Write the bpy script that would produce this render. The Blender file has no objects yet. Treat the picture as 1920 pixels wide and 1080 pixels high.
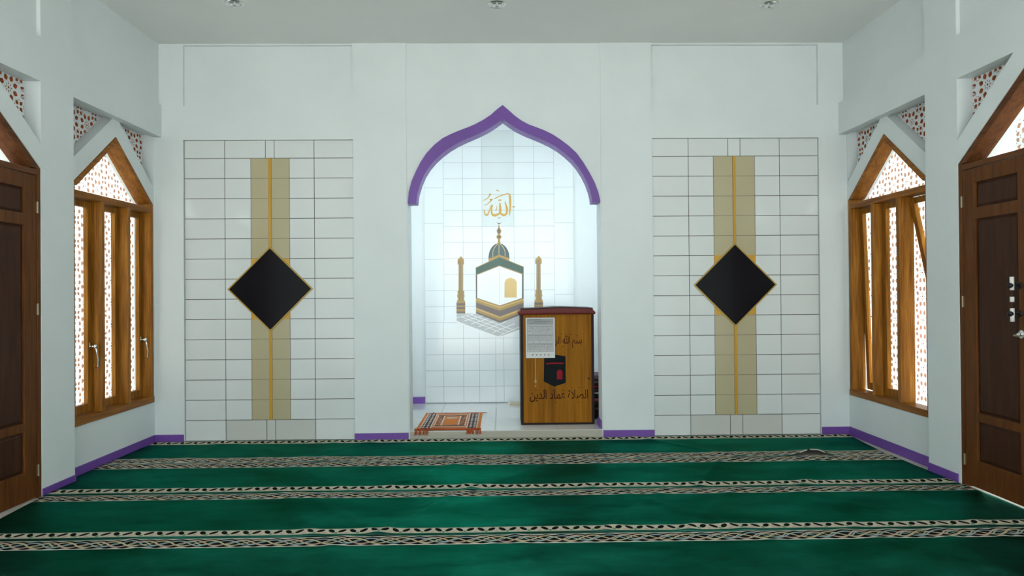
import bpy, bmesh, math, random
from mathutils import Vector, Matrix
from mathutils.geometry import delaunay_2d_cdt

# ------------------------------------------------------------------ camera, world, exposure
SC = bpy.context.scene
COL = SC.collection
CAM_YAW, CAM_PITCH, CAM_ROLL, CAM_H = 0.0170227, 0.00621138, 0.00791007, 1.402

def make_camera():
    cy, sy = math.cos(CAM_YAW), math.sin(CAM_YAW)
    cp, sp = math.cos(CAM_PITCH), math.sin(CAM_PITCH)
    f = Vector((sy * cp, cy * cp, sp)); r = Vector((cy, -sy, 0)); u = r.cross(f)
    cr, sr = math.cos(CAM_ROLL), math.sin(CAM_ROLL)
    r2 = r * cr - u * sr; u2 = r * sr + u * cr
    cam = bpy.data.cameras.new('camera'); o = bpy.data.objects.new('camera', cam); COL.objects.link(o)
    cam.sensor_width = 36.0; cam.lens = 24.0; cam.clip_start = 0.05; cam.clip_end = 200
    m = Matrix((r2, u2, -f)).transposed().to_4x4(); m.translation = (0, 0, CAM_H)
    o.matrix_world = m
    SC.camera = o
make_camera()

world = bpy.data.worlds.new('sky'); SC.world = world; world.use_nodes = True
bg = world.node_tree.nodes['Background']
bg.inputs['Color'].default_value = (0.905, 0.985, 1.0, 1); bg.inputs['Strength'].default_value = 4.2

def portal(name, loc, rot, sx, sy):
    l = bpy.data.lights.new(name, 'AREA'); l.shape = 'RECTANGLE'; l.size = sx; l.size_y = sy
    l.cycles.is_portal = True
    o = bpy.data.objects.new(name, l); COL.objects.link(o); o.location = loc; o.rotation_euler = rot
REAR_Y = -1.6
portal('daylight_rear', (0, REAR_Y - 0.12, 1.6), (math.pi / 2, 0, 0), 6.2, 3.1)

sl = bpy.data.lights.new('sun', 'SUN'); sl.energy = 15.0; sl.angle = .02; sl.color = (1, .96, .90)
so = bpy.data.objects.new('sun', sl); COL.objects.link(so); so.location = (1, -8, 12)
so.rotation_euler = Vector((-.06, .42, -1.0)).to_track_quat('-Z', 'Y').to_euler()

SC.view_settings.view_transform = 'Standard'; SC.view_settings.look = 'None'
SC.view_settings.gamma = 1.0; SC.view_settings.use_curve_mapping = False
SC.view_settings.exposure = -0.07

# ------------------------------------------------------------------ dimensions
D = 6.56                       # front face of the back wall
CEIL = 3.80
SIDE = {-1: dict(win=3.296, beam=3.220, up=3.246), 1: dict(win=3.369, beam=3.292, up=3.340)}
ZSTEP = 0.077

# ------------------------------------------------------------------ node helpers
class X:
    """A scalar node expression."""
    def __init__(s, nt, sock): s.nt = nt; s.s = sock
    def _m(s, op, *a, clamp=False):
        n = s.nt.nodes.new('ShaderNodeMath'); n.operation = op; n.use_clamp = clamp
        for i, v in enumerate((s,) + a):
            if isinstance(v, X): s.nt.links.new(v.s, n.inputs[i])
            else: n.inputs[i].default_value = float(v)
        return X(s.nt, n.outputs[0])
    def __add__(s, o): return s._m('ADD', o)
    def __sub__(s, o): return s._m('SUBTRACT', o)
    def __mul__(s, o): return s._m('MULTIPLY', o)
    def __truediv__(s, o): return s._m('DIVIDE', o)
    def __neg__(s): return s._m('MULTIPLY', -1)
    def lt(s, o): return s._m('LESS_THAN', o)
    def gt(s, o): return s._m('GREATER_THAN', o)
    def mn(s, o): return s._m('MINIMUM', o)
    def mx(s, o): return s._m('MAXIMUM', o)
    def sin(s): return s._m('SINE')
    def abs(s): return s._m('ABSOLUTE')
    def fract(s): return s._m('FRACT')
    def pp(s, o): return s._m('PINGPONG', o)

def between(x, a, b): return x.gt(a) * x.lt(b)

def new_mat(name, color=(.8, .8, .8), rough=.5, metal=0.0, spec=.5):
    m = bpy.data.materials.new(name); m.use_nodes = True
    b = m.node_tree.nodes['Principled BSDF']
    b.inputs['Base Color'].default_value = (*color, 1); b.inputs['Roughness'].default_value = rough
    b.inputs['Metallic'].default_value = metal; b.inputs['Specular IOR Level'].default_value = spec
    return m
def bsdf(m): return m.node_tree.nodes['Principled BSDF']
def coords(m, scale=(1, 1, 1)):
    nt = m.node_tree
    tc = nt.nodes.new('ShaderNodeTexCoord'); mp = nt.nodes.new('ShaderNodeMapping')
    mp.inputs['Scale'].default_value = scale
    nt.links.new(tc.outputs['Object'], mp.inputs['Vector'])
    return mp.outputs['Vector']
def noise(m, vec, scale, detail=3, rough=.55):
    n = m.node_tree.nodes.new('ShaderNodeTexNoise'); n.inputs['Scale'].default_value = scale
    n.inputs['Detail'].default_value = detail; n.inputs['Roughness'].default_value = rough
    m.node_tree.links.new(vec, n.inputs['Vector']); return n.outputs['Fac']
def ramp(m, fac, stops):
    n = m.node_tree.nodes.new('ShaderNodeValToRGB'); e = n.color_ramp.elements
    while len(e) < len(stops): e.new(.5)
    for i, (p, c) in enumerate(stops): e[i].position = p; e[i].color = (*c, 1)
    m.node_tree.links.new(fac, n.inputs['Fac']); return n.outputs['Color']
def mixc(m, fac, a, b, mode='MIX'):
    n = m.node_tree.nodes.new('ShaderNodeMix'); n.data_type = 'RGBA'; n.blend_type = mode
    for i, v in ((0, fac), (6, a), (7, b)):
        if isinstance(v, X): m.node_tree.links.new(v.s, n.inputs[i])
        elif hasattr(v, 'is_linked'): m.node_tree.links.new(v, n.inputs[i])
        elif isinstance(v, tuple): n.inputs[i].default_value = (*v, 1)
        else: n.inputs[i].default_value = v
    return n.outputs[2]
def setc(m, sock): m.node_tree.links.new(sock, bsdf(m).inputs['Base Color'])
def bump(m, fac, strength=.2, dist=.01):
    n = m.node_tree.nodes.new('ShaderNodeBump'); n.inputs['Strength'].default_value = strength
    n.inputs['Distance'].default_value = dist
    m.node_tree.links.new(fac, n.inputs['Height']); m.node_tree.links.new(n.outputs['Normal'], bsdf(m).inputs['Normal'])

def paint_mat(name, c, var=.05, rough=.55):
    m = new_mat(name, c, rough)
    v = coords(m)
    f = noise(m, v, 1.7, 5, .6)
    a = tuple(x * (1 - var) for x in c); b = tuple(min(1, x * (1 + var)) for x in c)
    setc(m, ramp(m, f, [(.3, a), (.7, b)]))
    bump(m, noise(m, v, 45, 3), .08, .004)
    return m
def wood_mat(name, dark, mid, light, axis=2, rough=.38, scale=1.0):
    m = new_mat(name, mid, rough)
    bsdf(m).inputs['Specular IOR Level'].default_value = .12
    s = [11 * scale] * 3; s[axis] = .9 * scale
    v = coords(m, tuple(s))
    f = noise(m, v, 2.2, 6, .62)
    c1 = ramp(m, f, [(.25, dark), (.52, mid), (.78, light)])
    s2 = [60 * scale] * 3; s2[axis] = 1.6 * scale
    f2 = noise(m, coords(m, tuple(s2)), 2.0, 3)
    setc(m, mixc(m, .35, c1, ramp(m, f2, [(.35, dark), (.7, light)])))
    bump(m, f2, .08, .003)
    return m

M = {}
M['wall'] = paint_mat('wall_paint', (.695, .752, .758), .03)
M['ceiling'] = paint_mat('ceiling_paint', (.74, .765, .75), .02, .7)
M['purple'] = paint_mat('purple_paint', (.155, .06, .33), .12, .45)
M['window_wood'] = wood_mat('window_wood', (.09, .026, .004), (.30, .112, .014), (.52, .235, .035))
M['window_wood_y'] = wood_mat('window_wood_level', (.09, .026, .004), (.28, .10, .013), (.46, .19, .030), axis=1)
M['door_wood'] = wood_mat('door_wood', (.050, .015, .004), (.115, .038, .009), (.18, .065, .015))
M['door_panel'] = wood_mat('door_panel_wood', (.022, .009, .005), (.048, .018, .009), (.075, .030, .014))
M['door_head'] = wood_mat('door_head_wood', (.05, .016, .006), (.12, .042, .014), (.18, .07, .022), axis=1)
M['chrome'] = new_mat('polished_metal', (.75, .75, .74), .18, 1.0)
M['white_metal'] = new_mat('white_enamel', (.75, .75, .73), .35)
M['brass'] = new_mat('dull_brass', (.30, .24, .16), .45, .8)
M['black_metal'] = new_mat('black_metal', (.02, .02, .022), .4, .6)
M['concrete'] = paint_mat('beige_cement', (.44, .42, .35), .08, .7)
M['outdoor_floor'] = paint_mat('pale_terrace', (.62, .61, .58), .05, .7)
M['terracotta'] = paint_mat('terracotta_clay', (.50, .135, .040), .5, .8)
M['dark_void'] = paint_mat('dark_hole_backing', (.030, .012, .008), .6, .9)
M['pale_clay'] = paint_mat('pale_clay', (.36, .20, .12), .3, .8)
M['lattice_white'] = paint_mat('white_lattice_paint', (.72, .74, .74), .03, .6)

def tile_mat(name, c, rough=.10, var=.02):
    m = new_mat(name, c, rough)
    v = coords(m); f = noise(m, v, 2.4, 2)
    setc(m, ramp(m, f, [(.3, tuple(x * (1 - var) for x in c)), (.7, tuple(min(1, x * (1 + var)) for x in c))]))
    bump(m, noise(m, v, 6, 2), .02, .004)
    return m
M['tile'] = tile_mat('white_glazed_tile', (.69, .73, .725))
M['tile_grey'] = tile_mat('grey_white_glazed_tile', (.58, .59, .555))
M['tile_beige'] = tile_mat('beige_glazed_tile', (.47, .42, .27), .16)
M['tile_black'] = tile_mat('black_glazed_tile', (.008, .007, .009), .12, .1)
M['tile_blue'] = tile_mat('pale_blue_glazed_tile', (.745, .80, .815))
M['tile_blue_grey'] = tile_mat('pale_grey_glazed_tile', (.655, .715, .715))
M['floor_tile'] = tile_mat('white_floor_tile', (.66, .68, .67), .06)
bsdf(M['tile_black']).inputs['Specular IOR Level'].default_value = .16
M['grout'] = new_mat('dark_grout', (.075, .07, .068), .9)
M['grout_light'] = new_mat('grey_grout', (.33, .36, .37), .9)
M['gold'] = new_mat('gold_tile', (.60, .33, .035), .3)
M['gold_edge'] = new_mat('gold_edging', (.42, .26, .04), .35)
M['gold_leaf'] = new_mat('gold_lettering', (.50, .29, .045), .35)

# glass: clear pane with a fresnel reflection
def glass_mat():
    m = bpy.data.materials.new('clear_glass'); m.use_nodes = True; nt = m.node_tree
    for n in list(nt.nodes): nt.nodes.remove(n)
    out = nt.nodes.new('ShaderNodeOutputMaterial'); mix = nt.nodes.new('ShaderNodeMixShader')
    tr = nt.nodes.new('ShaderNodeBsdfTransparent'); gl = nt.nodes.new('ShaderNodeBsdfGlossy')
    lw = nt.nodes.new('ShaderNodeLayerWeight'); lw.inputs['Blend'].default_value = .5
    fr = X(nt, lw.outputs['Facing'])._m('POWER', 5) * .5 + .03
    gl.inputs['Roughness'].default_value = .02; tr.inputs['Color'].default_value = (.93, .95, .95, 1)
    nt.links.new(fr.s, mix.inputs[0]); nt.links.new(tr.outputs[0], mix.inputs[1])
    nt.links.new(gl.outputs[0], mix.inputs[2]); nt.links.new(mix.outputs[0], out.inputs[0])
    return m
M['glass'] = glass_mat()

# ------------------------------------------------------------------ mesh helpers
class MB:
    """Collects vertices and faces (world coordinates) for one mesh."""
    def __init__(s): s.v = []; s.f = []; s.m = []
    def add(s, vs, fs, mi=0):
        b = len(s.v); s.v += [tuple(p) for p in vs]; s.f += [tuple(b + i for i in f) for f in fs]; s.m += [mi] * len(fs)
        return s
    def box(s, x0, x1, y0, y1, z0, z1, mi=0):
        if x0 > x1: x0, x1 = x1, x0
        if y0 > y1: y0, y1 = y1, y0
        if z0 > z1: z0, z1 = z1, z0
        vs = [(x, y, z) for x in (x0, x1) for y in (y0, y1) for z in (z0, z1)]
        return s.add(vs, [(0, 1, 3, 2), (4, 6, 7, 5), (0, 4, 5, 1), (2, 3, 7, 6), (0, 2, 6, 4), (1, 5, 7, 3)], mi)
    def obox(s, c, ax, ay, az, hx, hy, hz, mi=0):
        c = Vector(c); ax, ay, az = (Vector(a).normalized() for a in (ax, ay, az))
        vs = [c + ax * i * hx + ay * j * hy + az * k * hz for i in (-1, 1) for j in (-1, 1) for k in (-1, 1)]
        return s.add(vs, [(0, 1, 3, 2), (4, 6, 7, 5), (0, 4, 5, 1), (2, 3, 7, 6), (0, 2, 6, 4), (1, 5, 7, 3)], mi)
    def tube(s, pts, r, n=10, mi=0, rs=None):
        pts = [Vector(p) for p in pts]; rings = []
        for i, p in enumerate(pts):
            t = (pts[min(i + 1, len(pts) - 1)] - pts[max(i - 1, 0)]).normalized()
            a = t.orthogonal().normalized() if i == 0 else (rings_a - t * rings_a.dot(t)).normalized()
            rings_a = a; b = t.cross(a); rr = rs[i] if rs else r
            rings.append([p + (a * math.cos(2 * math.pi * k / n) + b * math.sin(2 * math.pi * k / n)) * rr for k in range(n)])
        vs = [q for rg in rings for q in rg]; fs = []
        for i in range(len(pts) - 1):
            for k in range(n):
                fs.append((i * n + k, i * n + (k + 1) % n, (i + 1) * n + (k + 1) % n, (i + 1) * n + k))
        fs.append(tuple(range(n))[::-1]); fs.append(tuple((len(pts) - 1) * n + k for k in range(n)))
        return s.add(vs, fs, mi)
    def lathe(s, c, prof, axis='z', n=24, mi=0):
        vs = []; fs = []
        for (r, h) in prof:
            for k in range(n):
                a = 2 * math.pi * k / n; p, q = r * math.cos(a), r * math.sin(a)
                vs.append((c[0] + p, c[1] + q, c[2] + h) if axis == 'z' else (c[0] + p, c[1] + h, c[2] + q) if axis == 'y' else (c[0] + h, c[1] + p, c[2] + q))
        for i in range(len(prof) - 1):
            for k in range(n):
                fs.append((i * n + k, i * n + (k + 1) % n, (i + 1) * n + (k + 1) % n, (i + 1) * n + k))
        fs.append(tuple(range(n))[::-1]); fs.append(tuple((len(prof) - 1) * n + k for k in range(n)))
        return s.add(vs, fs, mi)
    def region(s, outline, holes, mapf, d0, d1, mi=0, mw=None, both=True):
        """Polygon with holes in (a, b), extruded from d0 to d1."""
        vs, tris = fill(outline, holes)
        return s.extrude(vs, tris, mapf, d0, d1, mi, mi if mw is None else mw, both)
    def extrude(s, vs, tris, mapf, d0, d1, mi, mw, both=True):
        n = len(vs); base = len(s.v)
        s.v += [mapf(a, b, d0) for a, b in vs] + [mapf(a, b, d1) for a, b in vs]
        cnt = {}
        for t in tris:
            for i in range(len(t)):
                e = (t[i], t[(i + 1) % len(t)]); k = (min(e), max(e)); cnt.setdefault(k, []).append(e)
        for t in tris:
            s.f.append(tuple(base + i for i in t)); s.m.append(mi)
            if both: s.f.append(tuple(base + n + i for i in t[::-1])); s.m.append(mi)
        for k, es in cnt.items():
            if len(es) == 1:
                a, b = es[0]
                s.f.append((base + b, base + a, base + n + a, base + n + b)); s.m.append(mw)
        return s
    def build(s, name, mat, parent=None, smooth=False, bevel=0):
        o0 = Vector(parent.get('_o', (0, 0, 0))) if parent is not None else Vector((0, 0, 0))
        me = bpy.data.meshes.new(name)
        me.from_pydata([tuple(Vector(p) - o0) for p in s.v], [], s.f)
        mats = mat if isinstance(mat, (list, tuple)) else [mat]
        for m in mats: me.materials.append(M[m] if isinstance(m, str) else m)
        me.polygons.foreach_set('material_index', s.m)
        bm = bmesh.new(); bm.from_mesh(me)
        bmesh.ops.recalc_face_normals(bm, faces=bm.faces); bm.to_mesh(me); bm.free()
        if smooth: me.polygons.foreach_set('use_smooth', [True] * len(me.polygons))
        me.update()
        o = bpy.data.objects.new(name, me); COL.objects.link(o)
        if parent is not None:
            o.parent = parent; o['_o'] = tuple(o0)
        if bevel:
            b = o.modifiers.new('bevel', 'BEVEL'); b.width = bevel; b.segments = 2; b.limit_method = 'ANGLE'; b.angle_limit = .6
        return o

def inside(pt, poly):
    x, y = pt; c = False; j = len(poly) - 1
    for i in range(len(poly)):
        xi, yi = poly[i]; xj, yj = poly[j]
        if (yi > y) != (yj > y) and x < (xj - xi) * (y - yi) / (yj - yi) + xi: c = not c
        j = i
    return c
def fill(outline, holes):
    vs = []; ed = []
    for lp in [outline] + list(holes):
        b = len(vs); vs += [Vector(p) for p in lp]; ed += [(b + i, b + (i + 1) % len(lp)) for i in range(len(lp))]
    r = delaunay_2d_cdt(vs, ed, [], 0, 1e-6)
    out = [(v.x, v.y) for v in r[0]]; tris = []
    boxes = [(min(p[0] for p in h), max(p[0] for p in h), min(p[1] for p in h), max(p[1] for p in h)) for h in holes]
    for f in r[2]:
        c = (sum(out[i][0] for i in f) / 3, sum(out[i][1] for i in f) / 3)
        if not inside(c, outline): continue
        if any(bx[0] < c[0] < bx[1] and bx[2] < c[1] < bx[3] and inside(c, h) for h, bx in zip(holes, boxes)): continue
        tris.append(tuple(f))
    return out, tris

XZ = lambda a, b, d: (a, d, b)          # polygon drawn on a wall facing the camera
XY = lambda a, b, d: (a, b, d)
def YZ(s): return lambda a, b, d: (s * d, a, b)   # polygon drawn on a side wall, d = distance from centre line

def tag(o, label=None, cat=None, group=None, kind=None):
    if label: o['label'] = label
    if cat: o['category'] = cat
    if group: o['group'] = group
    if kind: o['kind'] = kind
    return o
def struct(o, label=None, cat=None): return tag(o, label, cat, None, 'structure')
def empty(name, loc, label=None, cat=None, group=None, kind=None):
    o = bpy.data.objects.new(name, None); COL.objects.link(o); o.location = loc; o['_o'] = tuple(loc)
    o.empty_display_size = .1
    return tag(o, label, cat, group, kind)
def rect(a0, a1, b0, b1): return [(a0, b0), (a1, b0), (a1, b1), (a0, b1)]
def ring(cx, cy, r, n, ph=0): return [(cx + r * math.cos(ph + 2 * math.pi * k / n), cy + r * math.sin(ph + 2 * math.pi * k / n)) for k in range(n)]
def stroke(mb, pts, mapf, d0, d1, mi=0):
    """Pen stroke of varying width, smoothed, as a thin raised ribbon."""
    P = [Vector(p) for p in pts]
    if len(P) > 2:
        Q = []
        for i in range(len(P) - 1):
            p0, p1, p2, p3 = P[max(i - 1, 0)], P[i], P[i + 1], P[min(i + 2, len(P) - 1)]
            for t in (0, .25, .5, .75):
                Q.append(.5 * ((2 * p1) + (p2 - p0) * t + (2 * p0 - 5 * p1 + 4 * p2 - p3) * t * t + (3 * p1 - p0 - 3 * p2 + p3) * t ** 3))
        P = Q + [P[-1]]
    L = []; R = []
    for i, p in enumerate(P):
        t = (P[min(i + 1, len(P) - 1)] - P[max(i - 1, 0)]).to_2d()
        t = t.normalized() if t.length > 0 else Vector((1, 0))
        n = Vector((-t.y, t.x)) * max(p.z, .001) * .5
        L.append((p.x + n.x, p.y + n.y)); R.append((p.x - n.x, p.y - n.y))
    vs = []; n = len(P)
    for d in (d0, d1): vs += [mapf(a, b, d) for a, b in L] + [mapf(a, b, d) for a, b in R]
    fs = []
    for i in range(n - 1):
        fs += [(i, i + 1, n + i + 1, n + i), (2 * n + i, 3 * n + i, 3 * n + i + 1, 2 * n + i + 1),
               (i, 2 * n + i, 2 * n + i + 1, i + 1), (n + i, n + i + 1, 3 * n + i + 1, 3 * n + i)]
    fs += [(0, n, 3 * n, 2 * n), (n - 1, 3 * n - 1, 4 * n - 1, 2 * n - 1)]
    mb.add(vs, fs, mi)

# ------------------------------------------------------------------ room shell
b = MB(); b.box(-3.6, 3.65, REAR_Y - .2, D, -.12, -.004)
M['floor'] = paint_mat('grey_beige_cement', (.50, .485, .44), .06, .7)
struct(b.build('floor', 'floor'), 'grey beige cement floor under the green carpets', 'floor')
b = MB(); b.box(-3.6, 3.65, REAR_Y - .2, 8.4, CEIL, CEIL + .15)
struct(b.build('ceiling', 'ceiling'), 'plain grey white ceiling', 'ceiling')

# arch curve (front face), left half then right half
ARCH_L = [(-.88, 2.259), (-.869, 2.372), (-.839, 2.48), (-.801, 2.566), (-.755, 2.655), (-.698, 2.74), (-.625, 2.818), (-.543, 2.883), (-.465, 2.922), (-.389, 2.954), (-.310, 2.983), (-.235, 3.014), (-.155, 3.056), (-.08, 3.105), (-.02, 3.158), (.035, 3.20)]
ARCH_R = [(.095, 3.148), (.15, 3.098), (.215, 3.05), (.278, 3.015), (.355, 2.986), (.432, 2.956), (.51, 2.918), (.586, 2.868), (.665, 2.808), (.739, 2.738), (.806, 2.646), (.866, 2.545), (.912, 2.455), (.947, 2.362), (.962, 2.30), (.967, 2.259)]
INNER_L = [(-.800, 2.259), (-.788, 2.350), (-.757, 2.452), (-.718, 2.540), (-.672, 2.610), (-.618, 2.672), (-.550, 2.735), (-.475, 2.790), (-.400, 2.834), (-.330, 2.868), (-.260, 2.897), (-.190, 2.928), (-.130, 2.957), (-.075, 2.988), (-.020, 3.025), (.037, 3.066)]
INNER_R = [(.095, 3.022), (.15, 2.985), (.21, 2.954), (.27, 2.926), (.34, 2.898), (.41, 2.868), (.485, 2.832), (.56, 2.788), (.635, 2.730), (.702, 2.668), (.758, 2.600), (.805, 2.525), (.842, 2.450), (.870, 2.370), (.884, 2.31), (.889, 2.259)]
OPEN = [(-.877, -.2)] + ARCH_L + ARCH_R + [(.972, -.2)]

TP_L = (-3.018, -1.399); TP_R = (1.476, 3.097)
b = MB()
notch = [(-3.30, -.12), (-.877, -.12)] + ARCH_L + ARCH_R + [(.972, -.12), (3.373, -.12), (3.373, CEIL), (-3.30, CEIL)]
b.region(notch, [rect(TP_L[0], TP_L[1], 0.0, 2.880), rect(TP_R[0], TP_R[1], 0.0, 2.880),
                 rect(-3.016, -1.408, 3.206, 3.785), rect(1.476, 3.097, 3.199, 3.785)], XZ, D, D + .035)
b.region(notch, [], XZ, D + .035, D + .24)
# two pilasters stand a little proud beside the arch
b.box(-1.399, -.889, D - .012, D, 0, CEIL); b.box(.978, 1.470, D - .012, D, 0, CEIL)
struct(b.build('wall_back', 'wall'), 'pale blue white back wall with recessed panels and ogee arch opening', 'wall')

# purple arch band lining the opening
b = MB()
band = ARCH_L + ARCH_R + INNER_R[::-1] + INNER_L[::-1]
b.region(band, [], XZ, D - .02, D + .16)
struct(b.build('trim_1', 'purple'), 'purple ogee arch band around the niche opening', 'arch band')

# niche shell
NB = 8.20
b = MB()
b.box(-1.45, 1.45, NB + .02, NB + .2, -.1, CEIL)                                       # back
b.box(-1.45, -1.25, D + .24, NB + .02, -.1, CEIL); b.box(1.25, 1.45, D + .24, NB + .02, -.1, CEIL)
struct(b.build('wall_niche', 'wall'), 'pale plaster walls inside the prayer niche', 'wall')
b = MB(); b.box(-1.25, 1.25, D + .24, NB + .02, -.1, ZSTEP - .006); b.box(-.876, .971, D + .002, D + .24, -.1, ZSTEP - .006)
struct(b.build('floor_niche', 'concrete'), 'raised beige cement step of the prayer niche', 'step')
b = MB(); g = .0015
for x0, x1 in ((-1.25, -.66), (-.66, -.06), (-.06, .54), (.54, 1.25)):
    for y0, y1 in ((D + .24, 7.22), (7.22, 7.82), (7.82, NB + .02)):
        b.box(x0 + g, x1 - g, y0 + g, y1 - g, ZSTEP - .006, ZSTEP)
for x0, x1 in ((-.876, -.66), (-.66, -.06), (-.06, .54), (.54, .971)):
    b.box(x0 + g, x1 - g, D + .002, D + .24 - g, ZSTEP - .006, ZSTEP)
struct(b.build('floor_tiles', 'floor_tile'), 'glossy white floor tiles of the raised niche', 'floor tiles')

# baseboards
def bb(name, boxes, lab):
    b = MB()
    for q in boxes: b.box(*q)
    struct(b.build(name, 'purple', bevel=.002), lab, 'baseboard')
bb('baseboard_back', [(-1.400, -.886, D - .024, D - .0121, -.003, .068), (.977, 1.471, D - .024, D - .0121, -.003, .071),
                      (-3.285, -3.021, D - .012, D - .0005, -.003, .072), (3.098, 3.357, D - .012, D - .0005, -.003, .077)],
   'purple baseboard along the foot of the back wall')
for s, nm in ((-1, 'left'), (1, 'right')):
    w, be = SIDE[s]['win'], SIDE[s]['beam']
    zt = (.074, .052) if s < 0 else (.080, .068)
    bb('baseboard_' + nm, [(s * (w - .0005), s * (w - .011), 5.216, D - .013, -.003, zt[0]),
                           (s * (be - .0005), s * (be - .010), 4.845 if s < 0 else 4.87, 5.216, -.003, zt[1])],
       'purple baseboard along the foot of the %s wall' % nm)
bb('baseboard_niche', [(-1.249, -.915, NB + .002, NB + .0195, ZSTEP, .155), (.955, .9715, D + .03, D + .238, ZSTEP, .15)],
   'short purple baseboard pieces inside the niche')

# ------------------------------------------------------------------ lattice screens
def petal(cx, cy, ang, r0, r1, w, n=5, k=.75):
    """Leaf shaped hole pointing away from a rosette centre."""
    ca, sa = math.cos(ang), math.sin(ang); L = []
    for i in range(n + 1):
        t = i / n; L.append((r0 + (r1 - r0) * t, w * math.sin(math.pi * t ** k)))
    pts = L + [(p, -q) for p, q in L[-2:0:-1]]
    return [(cx + p * ca - q * sa, cy + p * sa + q * ca) for p, q in pts]
def cell_holes(P):
    """Holes of one square cell (0..P): a slit rosette ringed by eight fat leaves, four more leaves at the corners."""
    c = P / 2; H = [ring(c, c, .042 * P, 7)]
    for k in range(8):
        a = math.pi / 8 + k * math.pi / 4
        H.append(petal(c, c, a, .235 * P, .465 * P, .090 * P, 7, .85))
        b_ = a + math.pi / 8
        H.append(petal(c, c, b_, .085 * P, .175 * P, .020 * P, 3))
    for cx in (0, P):
        for cy in (0, P):
            a = math.atan2(c - cy, c - cx)
            H.append(petal(cx, cy, a, .06 * P, .245 * P, .070 * P, 6, .85))
            for da in (-.62, .62): H.append(ring(cx + .215 * P * math.cos(a + da), cy + .215 * P * math.sin(a + da), .022 * P, 5))
    return H
def lattice_area(outline, P, a0, b0):
    H = []; amin = min(p[0] for p in outline); amax = max(p[0] for p in outline); bmin = min(p[1] for p in outline); bmax = max(p[1] for p in outline)
    i0, i1 = int((amin - a0) // P) - 1, int((amax - a0) // P) + 1; j0, j1 = int((bmin - b0) // P) - 1, int((bmax - b0) // P) + 1
    for i in range(i0, i1 + 1):
        for j in range(j0, j1 + 1):
            for h in cell_holes(P):
                q = [(a0 + i * P + x, b0 + j * P + y) for x, y in h]
                if any(inside(p, outline) for p in q): H.append(q)
    return H

# ------------------------------------------------------------------ side walls with window, door and spandrel openings
YC, HALF, Z0, ZS, ZA = 5.915, .62, .385, 2.262, 2.765          # window
DC, DHALF, DZS, DZA = 4.205, .645, 2.295, 2.80                   # door
SL = (ZA - ZS) / HALF
ZB = 2.928                                                       # underside of the beam
def gable(c, half, z0, zs, za): return [(c - half, z0), (c + half, z0), (c + half, zs), (c, za), (c - half, zs)]
def strip_z(y, c, apex): return apex - SL * abs(y - c)
SP_NEAR = [(5.215, ZB), (5.215, strip_z(5.215, YC, 2.947)), (5.891, ZB)]
SP_FAR = [(5.945, ZB), (6.545, strip_z(6.545, YC, 2.947)), (6.545, ZB)]
DZB = 2.912
SPD_FAR = [(4.30, DZB), (4.845, strip_z(4.845, DC, 2.99)), (4.845, DZB)]
SPD_NEAR = [(2 * DC - y, z) for y, z in SPD_FAR]
def side_wall(s, nm):
    w, be, up = SIDE[s]['win'], SIDE[s]['beam'], SIDE[s]['up']
    b = MB(); m = YZ(s)
    # window bay
    b.region(rect(5.15, 6.80, -.12, ZB + .02), [gable(YC, HALF, Z0, ZS, ZA), SP_NEAR, SP_FAR], m, w, w + .18)
    # beam over the window bay, panel above it
    b.box(s * be, s * (w - .0002), 5.215, 6.80, 2.906, 2.9481); b.box(s * be, s * (w + .17), 5.215, 6.80, 2.9481, 3.212); b.box(s * up, s * (w + .17), 5.215, 6.80, 3.2121, CEIL)
    # pilaster
    b.box(s * be, s * (w + .17), 4.8451, 5.2149, -.12, CEIL)
    # door bay
    b.region(rect(3.55, 4.845, -.12, 3.225), [gable(DC, DHALF, -.12, DZS, DZA), SPD_FAR, SPD_NEAR], m, be, be + .22)
    b.box(s * (be + .028), s * (be + .22), 3.55, 4.845, 3.2251, CEIL)
    # rest of the wall towards the camera and behind it
    b.box(s * be, s * (be + .22), REAR_Y - .2, 3.5499, -.12, CEIL)
    struct(b.build('wall_' + nm, 'wall'), 'pale blue white %s wall with pointed window and door openings' % nm, 'wall')
side_wall(-1, 'left'); side_wall(1, 'right')
# unseen rear wall: piers and lintel, front left open to let daylight in
b = MB()
b.box(-3.6, -3.1, REAR_Y - .2, REAR_Y, -.12, CEIL); b.box(3.15, 3.65, REAR_Y - .2, REAR_Y, -.12, CEIL)
b.box(-3.1, 3.15, REAR_Y - .2, REAR_Y, 3.2, CEIL)
struct(b.build('wall_rear', 'wall'), 'pale rear wall with a broad open front behind the camera', 'wall')
# outside ground
b = MB(); b.box(-14, 14, -14, 16, -.3, -.125)
struct(b.build('floor_outside', 'outdoor_floor'), 'pale terrace paving outside the windows', 'ground')

# pierced panels set in the spandrels
def spandrel(s, tri, P, depth, label, nm):
    c = (sum(p[0] for p in tri) / 3, sum(p[1] for p in tri) / 3)
    base = SIDE[s]['win'] if tri in (SP_NEAR, SP_FAR) else SIDE[s]['beam']
    d0 = base + depth
    root = empty('lattice_grille', (s * (d0 + .02), c[0], min(p[1] for p in tri)), label, 'pierced panel', 'pierced panels in the wall corners over doors and windows')
    t = [(c[0] + (p[0] - c[0]) * .985, c[1] + (p[1] - c[1]) * .985) for p in tri]
    b = MB(); b.region(t, lattice_area(t, P, c[0] - P * .37, c[1] - P * .21), YZ(s), d0, d0 + .034, 0, 1)
    b.build('pierced_screen', ['lattice_white', 'terracotta'], root)
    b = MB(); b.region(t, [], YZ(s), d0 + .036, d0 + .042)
    b.build('backing', 'dark_void', root)  # added dark board stands in for the dark seen through the holes
SIDES = {-1: 'left', 1: 'right'}
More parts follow.
